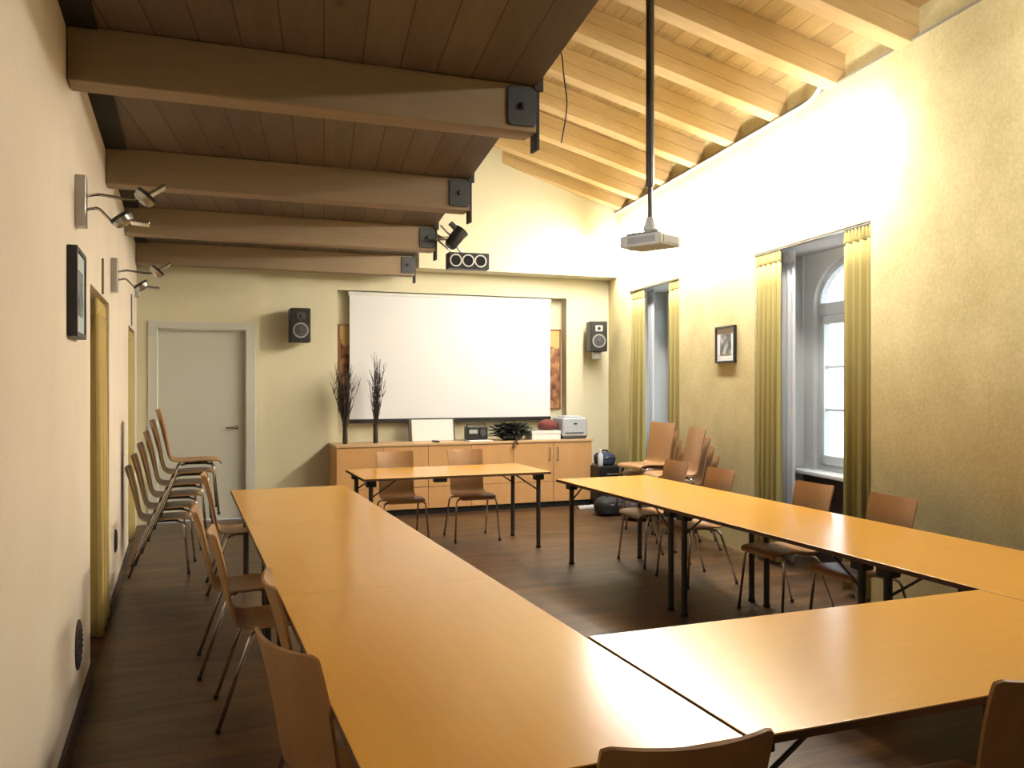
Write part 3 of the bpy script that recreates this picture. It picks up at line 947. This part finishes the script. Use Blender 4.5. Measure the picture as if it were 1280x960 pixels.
# dark trailing plant
t = thing('trailing_plant', 'dark leafy plant in a low bowl with one tendril hanging over the edge', 'plant', (3.93, 10.17, TOPZ))
bm = new(); add_lathe(bm, [(0.10, 0), (0.15, 0.03), (0.165, 0.07), (0.155, 0.07), (0.13, 0.05)], 24); obj('bowl', bm, M_BLACK, t, smooth='auto')
bm = new(); rnd = random.Random(5)
def leaf(bm, p, dirv, ln, wd):
    dirv = dirv.normalized(); side = dirv.cross(Vector((0, 0, 1)))
    if side.length < 0.1: side = Vector((1, 0, 0))
    side.normalize(); up = side.cross(dirv)
    q = [p, p + dirv * ln * 0.5 + side * wd + up * 0.01, p + dirv * ln, p + dirv * ln * 0.5 - side * wd + up * 0.01]
    q2 = [x - up * 0.003 for x in q]
    add_hexa(bm, q2, q)
for i in range(420):
    a = rnd.uniform(0, 2 * PI); rr = rnd.uniform(0.0, 1.0)
    p = Vector((math.cos(a) * 0.25 * rr, math.sin(a) * 0.12 * rr, 0.04 + rnd.uniform(0, 0.17) * (1 - 0.35 * rr)))
    leaf(bm, p, Vector((math.cos(a) * 1.6, math.sin(a) * 0.7, rnd.uniform(-0.3, 0.9))), rnd.uniform(0.06, 0.12), rnd.uniform(0.014, 0.026))
for i in range(14):
    p = Vector((0.02 - i * 0.005 + rnd.uniform(-0.01, 0.01), -0.15 - 0.06 * min(1, i / 5) - 0.012, 0.055 - max(0, i - 3) * 0.012))
    leaf(bm, p, Vector((rnd.uniform(-1, 1), -0.2, -0.9)), 0.04, 0.012)
f = obj('foliage', bm, M_LEAF, t); f['kind'] = 'stuff'
# white paper box, maroon pouch, printer
t = thing('paper_box', 'low white paper box on the sideboard beside the printer', 'box', (4.38, 10.2, TOPZ))
bm = new(); add_box(bm, -0.20, 0.20, -0.13, 0.13, 0, 0.105); obj('box', bm, M_PAPER, t, bevel=0.004)
bm = new(); add_box(bm, -0.204, 0.204, -0.134, 0.134, 0.07, 0.112); obj('lid', bm, M_WHITE, t, bevel=0.003)
bm = new()
add_lathe(bm, [(0.05, 0), (0.13, 0.01), (0.15, 0.05), (0.13, 0.10), (0.06, 0.135), (0.02, 0.14)], 18, Matrix.Translation((4.46, 10.22, TOPZ + 0.112)) @ Matrix.Diagonal((0.95, 0.75, 1, 1)))
tag(obj('cloth_pouch', bm, M_MAROON, smooth=True), 'maroon cloth pouch resting on the white paper box', 'pouch')
t = thing('printer', 'grey office printer at the end of the sideboard under the loudspeaker', 'printer', (4.765, 10.2, TOPZ))
bm = new(); add_box(bm, -0.175, 0.175, -0.17, 0.17, 0.035, 0.275); bd = obj('body', bm, M_PGREY, t, bevel=0.02)
bm = new(); add_box(bm, -0.165, 0.165, -0.16, 0.16, 0.0, 0.036); obj('base_tray', bm, M_DARKGREY, t, bevel=0.004)
bm = new(); add_box(bm, 0.172, 0.182, -0.15, 0.15, 0.02, 0.265); obj('side_panel', bm, M_DARKGREY, t, bevel=0.006)
bm = new(); add_box(bm, -0.12, 0.12, -0.10, 0.12, 0.274, 0.295); obj('top_tray', bm, M_PGREY, t, bevel=0.008)
bm = new(); add_box(bm, -0.14, 0.12, -0.176, -0.168, 0.075, 0.085); add_box(bm, -0.02, 0.03, -0.176, -0.168, 0.19, 0.205); obj('paper_slot', bm, M_BLACK, t)

# ------------------------------------------------------------------ projection screen, mural, loudspeakers
t = thing('projection_screen', 'large white projection screen pulled down over the niche', 'screen', (3.29, YB + 0.035, 1.10))
bm = new(); add_box(bm, -1.345, 1.345, -0.002, 0.002, 0.03, 1.60); obj('screen_sheet', bm, M_SCREEN, t)
bm = new(); add_box(bm, -1.35, 1.35, -0.014, 0.014, -0.015, 0.035); obj('bottom_bar', bm, M_BLACK, t, bevel=0.004)
bm = new(); add_tube(bm, [(-1.36, 0.02, 1.585), (1.36, 0.02, 1.585)], 0.03, 16); obj('roller', bm, M_WHITE, t, smooth='auto')
t = thing('mural_panel', 'long brown and ochre mural panel showing either side of the white screen', 'picture', (3.33, YB + ND - 0.016, 1.77))
bm = new(); add_box(bm, -1.49, 1.49, -0.006, 0.012, -0.52, 0.52); obj('artwork', bm, M_MURAL, t)
bm = new()
for x0, x1, z0, z1 in ((-1.505, -1.485, -0.54, 0.54), (1.485, 1.505, -0.54, 0.54), (-1.505, 1.505, 0.52, 0.54), (-1.505, 1.505, -0.54, -0.52)):
    add_box(bm, x0, x1, -0.014, 0.014, z0, z1)
obj('frame', bm, plain('mural_frame', (0.28, 0.12, 0.05), 0.5), t, bevel=0.003)

def ring(bm, r0, r1, th, M, seg=28):
    add_lathe(bm, [(r0, 0), (r1, 0), (r1, th), (r0, th), (r0, 0)], seg, M) if False else None
    a = []
    for rr, z in ((r0, 0), (r1, 0), (r1, th), (r0, th)):
        a.append([bm.verts.new(M @ Vector((rr * math.cos(2 * PI * k / seg), rr * math.sin(2 * PI * k / seg), z))) for k in range(seg)])
    for i in range(4):
        for k in range(seg):
            q = (k + 1) % seg; j = (i + 1) % 4
            bm.faces.new((a[i][k], a[i][q], a[j][q], a[j][k]))

def speaker(label, loc, rot, arm):
    """front faces local -Y"""
    t = thing('loudspeaker', label, 'loudspeaker', loc, R(rot), 'wall mounted loudspeakers')
    F = lambda x, z, y=-0.12: Matrix.Translation((x, y, z)) @ Matrix.Rotation(R(90), 4, 'X')
    bm = new(); add_box(bm, -0.115, 0.115, -0.12, 0.12, 0, 0.40); obj('cabinet', bm, M_BLACK, t, bevel=0.01)
    bm = new(); add_lathe(bm, [(0.076, 0.0), (0.07, 0.002), (0.03, -0.0), (0.028, 0.008), (0.002, 0.012)], 28, F(0, 0.14)); w = obj('woofer', bm, M_DARKGREY, t, smooth='auto')
    bm = new(); ring(bm, 0.074, 0.09, 0.006, F(0, 0.14)); obj('woofer_ring', bm, M_STEEL, w)
    bm = new(); add_box(bm, -0.05, 0.05, -0.126, -0.118, 0.265, 0.345); tw = obj('tweeter_plate', bm, M_GREY if arm == 'low' else M_DARKGREY, t, bevel=0.012)
    bm = new(); add_lathe(bm, [(0.022, 0), (0.018, 0.004), (0.002, 0.009)], 20, F(0, 0.305, -0.126)); obj('tweeter', bm, M_BLACK, tw, smooth='auto')
    bm = new()
    if arm == 'low':
        add_box(bm, -0.055, 0.055, -0.02, 0.06, -0.10, 0.0)
        add_box(bm, -0.02, 0.02, 0.05, 0.16, -0.08, -0.04)
        obj('wall_bracket', bm, plain('bracket_silver', (0.55, 0.57, 0.60), 0.35, 0.7), t, bevel=0.012)
    else:
        add_box(bm, -0.03, 0.03, 0.12, 0.175, 0.10, 0.28)
        obj('wall_bracket', bm, M_BLACK, t, bevel=0.006)
speaker('black loudspeaker on the far wall between the door and the screen', (1.315, 10.325, 2.06), 0, 'back')
speaker('black loudspeaker on a silver bracket in the corner by the curtain', (5.20, 10.27, 2.0), -12, 'low')

# ------------------------------------------------------------------ triple spotlight below the third beam
t = thing('triple_spotlight', 'black lamp box with three ringed lenses hung from the third beam', 'spotlight', (2.66, 8.06, 2.79), R(-4))
bm = new(); add_box(bm, -0.205, 0.205, -0.05, 0.10, -0.08, 0.08); obj('housing', bm, M_BLACK, t, bevel=0.006)
for x in (-0.125, 0.0, 0.125):
    F = Matrix.Translation((x - 0.012, -0.05, 0)) @ Matrix.Rotation(R(90), 4, 'X')
    bm = new(); ring(bm, 0.05, 0.062, 0.012, F); rg = obj('lens_ring', bm, M_STEEL, t)
    bm = new(); add_lathe(bm, [(0.05, 0.0), (0.03, 0.003), (0.002, 0.004)], 24, F); obj('lens', bm, M_BLACKM, rg, smooth='auto')
bm = new(); add_tube(bm, bend([(-0.05, 0.03, 0.075), (-0.12, 0.03, 0.16), (-0.305, 0.06, 0.26)], 0.03), 0.011, 8); add_tube(bm, [(-0.16, 0.0, 0.08), (-0.30, 0.03, 0.20)], 0.008, 8)
obj('mounting_arm', bm, M_STEEL, t, smooth=True)
t = thing('tilting_spotlight', 'black tilted spotlight clamped above the triple lamp box', 'spotlight', (2.48, 7.99, 3.0), 0)
Mh = Matrix.Translation((0.03, 0, 0)) @ Matrix.Rotation(R(38), 4, 'Y')
bm = new(); add_lathe(bm, [(0.045, -0.11), (0.06, -0.09), (0.068, 0.06), (0.076, 0.10), (0.066, 0.10)], 20, Mh); obj('lamp_head', bm, M_BLACK, t, smooth='auto')
bm = new(); add_lathe(bm, [(0.05, 0.085), (0.05, 0.093)], 20, Mh); obj('lens', bm, M_GREY, t, smooth='auto')
bm = new(); add_box(bm, -0.10, 0.10, -0.03, 0.03, -0.02, 0.02, Matrix.Translation((0.05, 0, 0.08)) @ Matrix.Rotation(R(40), 4, 'Y')); obj('hood', bm, M_BLACK, t, bevel=0.004)
bm = new(); add_tube(bm, [(-0.12, 0.02, 0.12), (-0.01, 0.02, 0.02)], 0.01, 8); add_tube(bm, [(-0.17, 0.0, -0.02), (0.0, 0.0, 0.0)], 0.018, 8); obj('clamp_arm', bm, M_STEEL, t, smooth=True)

# ------------------------------------------------------------------ projector on its ceiling pole
PX, PY, PZ = 3.07, 5.24, 2.60
t = thing('projector', 'grey projector hanging from the rafters on a long pole', 'projector', (PX, PY, PZ), R(25))
bm = new(); add_box(bm, -0.13, 0.13, -0.17, 0.17, -0.065, 0.02); bd = obj('body', bm, M_GREY, t, bevel=0.014)
bm = new(); add_box(bm, -0.132, -0.128, -0.13, 0.10, -0.045, 0.0); add_box(bm, -0.09, 0.09, -0.174, -0.168, -0.048, 0.002); obj('vent_panel', bm, plain('vent_grey', (0.25, 0.25, 0.24), 0.6), t, bevel=0.001)
bm = new(); add_lathe(bm, [(0.04, 0), (0.04, 0.03), (0.03, 0.03)], 20, Matrix.Translation((0.04, 0.168, -0.02)) @ Matrix.Rotation(R(-90), 4, 'X')); obj('lens', bm, M_BLACK, t, smooth='auto')
bm = new()
add_box(bm, -0.06, 0.06, -0.06, 0.06, 0.035, 0.045)
for sx in (-1, 1):
    for sy in (-1, 1):
        add_tube(bm, [(sx * 0.04, sy * 0.04, 0.04), (sx * 0.10, sy * 0.13, 0.03), (sx * 0.10, sy * 0.13, 0.015)], 0.009, 8)
obj('mount_plate', bm, M_STEEL, t, bevel=0.002)
bm = new(); add_lathe(bm, [(0.035, 0.045), (0.05, 0.06), (0.05, 0.085), (0.034, 0.11), (0.025, 0.15)], 20); obj('swivel_joint', bm, M_GREY, t, smooth='auto')
bm = new(); add_lathe(bm, [(0.017, 0.12), (0.017, 0.36), (0.029, 0.365), (0.029, 1.86)], 20); obj('pole', bm, M_LEG, t, smooth='auto')

# hanging wire from the rafters
bm = new()
p = Vector((2.42, 5.30, 0))
pts = [p + Vector(q) for q in ((0.02, 0, 4.02), (-0.045, 0, 3.93), (-0.03, 0, 3.86), (0.0, 0, 3.82), (0.015, 0, 3.66), (0.04, 0, 3.52), (0.03, 0, 3.40), (-0.005, 0, 3.22))]
add_tube(bm, bend(pts, 0.05), 0.005, 6)
add_tube(bm, [p + Vector((0.02, 0, 4.02)), p + Vector((0.05, 0, 4.9))], 0.004, 6)
tag(obj('hanging_wire', bm, M_BLACK, smooth=True), 'thin dark loose wire dangling from the rafters beside the first beam end', 'wire')

# ------------------------------------------------------------------ framed pictures
t = thing('picture_frame', 'deep black picture frame on the door side wall beside the camera', 'picture', (XL, 4.27, 1.99))
bm = new()
for y0, y1, z0, z1 in ((-0.19, -0.168, -0.195, 0.195), (0.168, 0.19, -0.195, 0.195), (-0.168, 0.168, 0.173, 0.195), (-0.168, 0.168, -0.195, -0.173)):
    add_box(bm, 0.001, 0.042, y0, y1, z0, z1)
obj('frame', bm, M_BLACK, t, bevel=0.003)
bm = new(); add_box(bm, 0.026, 0.034, -0.17, 0.17, -0.175, 0.175); obj('mat_board', bm, M_PAPER, t)
bm = new(); add_box(bm, 0.034, 0.036, -0.11, 0.11, -0.10, 0.10); obj('photograph', bm, M_PHOTO, t)
bm = new(); add_box(bm, 0.038, 0.040, -0.168, 0.168, -0.173, 0.173); obj('pane', bm, M_GLASS, t)
t = thing('picture_frame', 'small black framed grey print between the two window recesses', 'picture', RW(7.08, 0, 1.96), 0)
t.rotation_euler = (0, 0, -SKEW)
bm = new()
hw_, hh_ = 0.205, 0.18
for y0, y1, z0, z1 in ((-hw_, -hw_ + 0.022, -hh_, hh_), (hw_ - 0.022, hw_, -hh_, hh_), (-hw_, hw_, hh_ - 0.022, hh_), (-hw_, hw_, -hh_, -hh_ + 0.022)):
    add_box(bm, -0.03, -0.001, y0, y1, z0, z1)
obj('frame', bm, M_BLACK, t, bevel=0.003)
bm = new(); add_box(bm, -0.014, -0.005, -hw_ + 0.02, hw_ - 0.02, -hh_ + 0.02, hh_ - 0.02); obj('mat_board', bm, M_PAPER, t)
bm = new(); add_box(bm, -0.0165, -0.0135, -0.115, 0.115, -0.10, 0.105); obj('photograph', bm, M_PHOTO, t)

# ------------------------------------------------------------------ lamps on the door side wall
def wall_lamp(label, y, z, s=1.0):
    t = thing('wall_spotlight', label, 'wall lamp', (XL, y, z), 0, 'twin arm spotlights on the door side wall')
    bm = new(); add_box(bm, 0.0, 0.045, -0.05, 0.05, -0.117, 0.117)
    obj('back_plate', bm, M_STEEL, t, bevel=0.004)
    for k, (dy, dz, ex, ez, tilt) in enumerate(((-0.03, 0.02, 0.29, 0.03, 40), (0.03, -0.03, 0.20, -0.07, -35))):
        bm = new(); add_tube(bm, bend([(0.04, dy, dz), (0.09, dy, dz + 0.015), (ex - 0.05, dy + 0.01, ez - 0.01), (ex, dy + 0.01, ez)], 0.03), 0.007, 8)
        ar = obj('arm', bm, M_CHROME, t, smooth=True)
        Mh = Matrix.Translation((ex, dy + 0.01, ez)) @ Matrix.Rotation(R(tilt), 4, 'Y')
        bm = new(); add_lathe(bm, [(0.030, -0.02), (0.045, -0.012), (0.052, 0.018), (0.046, 0.020), (0.02, 0.008)], 20, Mh)
        hd = obj('lamp_head', bm, M_STEEL, t, smooth='auto')
        bm = new(); add_box(bm, 0.03, 0.115, -0.045, 0.045, -0.006, 0.008, Mh @ Matrix.Rotation(R(-75 if k == 0 else 40), 4, 'Y'))
        obj('reflector_flap', bm, M_CHROME, hd, bevel=0.003)
        bm = new(); ring(bm, 0.04, 0.052, 0.016, Mh @ Matrix.Translation((0, 0, 0.012))); obj('gimbal_ring', bm, M_BLACK, hd)
wall_lamp('steel twin arm spotlight above the deep black picture frame', 4.43, 2.435)
wall_lamp('steel twin arm spotlight farther along, between the two alcoves', 6.60, 2.345)
def spot(name, loc, target, power, ang, blend, col):
    l = bpy.data.lights.new(name, 'SPOT')
    l.energy = power; l.spot_size = R(ang); l.spot_blend = blend; l.color = col; l.shadow_soft_size = 0.05
    o = bpy.data.objects.new(name, l); COL.objects.link(o)
    o.location = loc
    o.rotation_euler = (Vector(target) - Vector(loc)).to_track_quat('-Z', 'Y').to_euler()
    return o
WARM = (1.0, 0.95, 0.88)
wall_lamp('added steel twin arm spotlight out of view, before the deep black picture frame', 1.15, 2.435)  # unseen lamp, added to brighten the near window wall
spot('added_spot_beam', (0.02, 1.15, 2.47), (4.45, 3.9, 2.95), 480, 42, 1.0, WARM)  # added beam of the unseen lamp, aimed at the window wall
spot('added_spot_beam', (0.02, 4.40, 2.47), (4.75, 5.0, 3.1), 200, 40, 1.0, WARM)  # beam added at the visible lamp, brightens the upper window wall
t = thing('alarm_sensor', 'small white alarm sensor on the wall close to the door corner', 'sensor', (XL, 10.0, 2.57))
bm = new(); add_box(bm, -0.002, 0.045, -0.035, 0.035, -0.07, 0.07); obj('housing', bm, M_GREY, t, bevel=0.01)
bm = new(); add_box(bm, 0.045, 0.05, -0.022, 0.022, -0.05, 0.0); obj('lens', bm, M_PAPER, t, bevel=0.002)
for y, z0, z1, lb in ((5.84, 2.14, 2.36, 'thin dark cable strip above the nearest alcove'), (9.2, 2.15, 2.46, 'thin dark cable strip above the far alcove by the door')):
    bm = new(); add_box(bm, XL - 0.002, XL + 0.012, y - 0.012, y + 0.012, z0, z1)
    tag(obj('cable_strip', bm, plain('strip_grey', (0.20, 0.17, 0.13), 0.6), bevel=0.002), lb, 'cable strip', 'cable strips')
def wall_vent(label, y, z, r):
    t = thing('wall_vent', label, 'vent', (XL, y, z), 0, 'round dark wall vents')
    Mv = Matrix.Rotation(R(90), 4, 'Y')
    bm = new(); add_lathe(bm, [(r, 0), (r, 0.008), (r * 0.9, 0.012), (0.002, 0.012)], 28, Mv); pl_ = obj('cover', bm, M_VENT, t, smooth='auto')
    bm = new()
    for k in range(-3, 4):
        hwv = math.sqrt(max(0, (r * 0.8) ** 2 - (k * r * 0.22) ** 2))
        add_box(bm, 0.011, 0.016, -hwv, hwv, k * r * 0.22 - 0.006, k * r * 0.22 + 0.002)
    obj('slats', bm, M_BLACK, pl_)
wall_vent('round black vent low on the wall next to the camera', 4.50, 0.36, 0.115)
wall_vent('round dark red vent low on the wall between the alcoves', 6.98, 0.42, 0.085)

# ------------------------------------------------------------------ things on the floor in the far corner
t = thing('equipment_case', 'black equipment case on the floor in the corner beyond the sideboard', 'case', (5.16, 9.96, 0))
bm = new(); add_box(bm, -0.20, 0.17, -0.22, 0.24, 0.015, 0.52); obj('body', bm, M_BLACK, t, bevel=0.015)
bm = new(); add_box(bm, -0.204, 0.174, -0.224, 0.244, 0.33, 0.35); obj('rim', bm, M_STEEL, t, bevel=0.002)
bm = new(); add_tube(bm, bend([(-0.08, -0.22, 0.42), (-0.08, -0.25, 0.42), (0.06, -0.25, 0.42), (0.06, -0.22, 0.42)], 0.015), 0.008, 8); obj('handle', bm, M_STEEL, t, smooth=True)
for sx in (-0.17, 0.14):
    for sy in (-0.19, 0.21):
        bm = new(); add_lathe(bm, [(0.02, 0), (0.02, 0.018)], 12, Matrix.Translation((sx, sy, 0))); obj('foot', bm, M_BLACKM, t, smooth='auto')
def bag(name, label, loc, sx, sy, sz, mat, rot=0, seed=0, strap=True):
    t = thing(name, label, 'bag', loc, R(rot))
    bm = new()
    bmesh.ops.create_icosphere(bm, subdivisions=3, radius=1.0)
    rnd = random.Random(seed)
    for v in bm.verts:
        p = v.co
        q = Vector([math.copysign(abs(c) ** 0.6, c) for c in p])
        n = 1 + 0.05 * math.sin(5 * p.x + seed) * math.cos(4 * p.y - seed) + 0.03 * math.sin(9 * p.z)
        v.co = Vector((q.x * sx * n, q.y * sy * n, max(-0.92, q.z) * sz + 0.92 * sz))
    obj('body', bm, mat, t, smooth=True)
    if strap:
        bm = new(); add_tube(bm, bend([(-sx * 0.4, 0, sz * 1.8), (-sx * 0.3, 0, sz * 2.2), (sx * 0.3, 0, sz * 2.2), (sx * 0.4, 0, sz * 1.8)], 0.05), 0.012, 8); obj('strap', bm, M_BLACK, t, smooth=True)
    bm = new(); add_tube(bm, [(-sx * 0.7, -sy * 0.93, sz * 1.2), (0, -sy * 1.03, sz * 1.25), (sx * 0.7, -sy * 0.93, sz * 1.2)], 0.006, 6); obj('zipper', bm, M_STEEL, t, smooth=True)
    return t
bag('shoulder_bag', 'slumped black bag on the floor behind the far table leg', (4.86, 9.18, 0), 0.24, 0.15, 0.115, M_BAG, 12, 2)
bag('travel_bag', 'dark bulky bag on the floor below the far curtain', (5.02, 8.72, 0), 0.24, 0.16, 0.12, plain('dark_brown_bag', (0.035, 0.027, 0.03), 0.7, noise=0.3), -20, 4)
bag('rucksack', 'navy rucksack with a bottle in it on top of the equipment case', (5.14, 9.93, 0.52), 0.13, 0.12, 0.085, M_NAVY, 0, 6)
t = thing('water_bottle', 'clear white water bottle standing up beside the navy rucksack', 'bottle', (5.01, 9.79, 0.52))
bm = new(); add_lathe(bm, [(0.03, 0), (0.035, 0.01), (0.035, 0.14), (0.014, 0.18), (0.014, 0.20)], 18); obj('bottle', bm, plain('bottle_plastic', (0.72, 0.75, 0.78), 0.2), t, smooth='auto')
bm = new(); add_lathe(bm, [(0.017, 0.195), (0.017, 0.22)], 16); obj('cap', bm, M_WHITE, t, smooth='auto')
t = thing('power_strip', 'white power strip on the floor at the end of the sideboard', 'power strip', (4.83, 9.72, 0), R(5))
bm = new(); add_box(bm, -0.17, 0.17, -0.028, 0.028, 0.0, 0.04); obj('housing', bm, M_PAPER, t, bevel=0.008)
for k in range(4):
    bm = new(); add_lathe(bm, [(0.019, 0), (0.019, 0.003)], 16, Matrix.Translation((-0.11 + 0.07 * k, 0, 0.039))); obj('socket', bm, M_GREY, t, smooth='auto')

# ------------------------------------------------------------------ daylight
world = bpy.data.worlds.new('daylight')
bpy.context.scene.world = world
world.use_nodes = True
bg = world.node_tree.nodes['Background']
bg.inputs['Color'].default_value = (0.86, 0.93, 1.0, 1)
bg.inputs['Strength'].default_value = 2.6

sc = bpy.context.scene
sc.view_settings.view_transform = 'Standard'
sc.view_settings.look = 'None'
sc.view_settings.gamma = 1.0
sc.view_settings.use_curve_mapping = False
sc.view_settings.exposure = 0.62
try:
    sc.cycles.use_denoising = True
    sc.cycles.max_bounces = 8
    sc.cycles.diffuse_bounces = 2
    sc.cycles.sample_clamp_indirect = 8.0
except Exception:
    pass
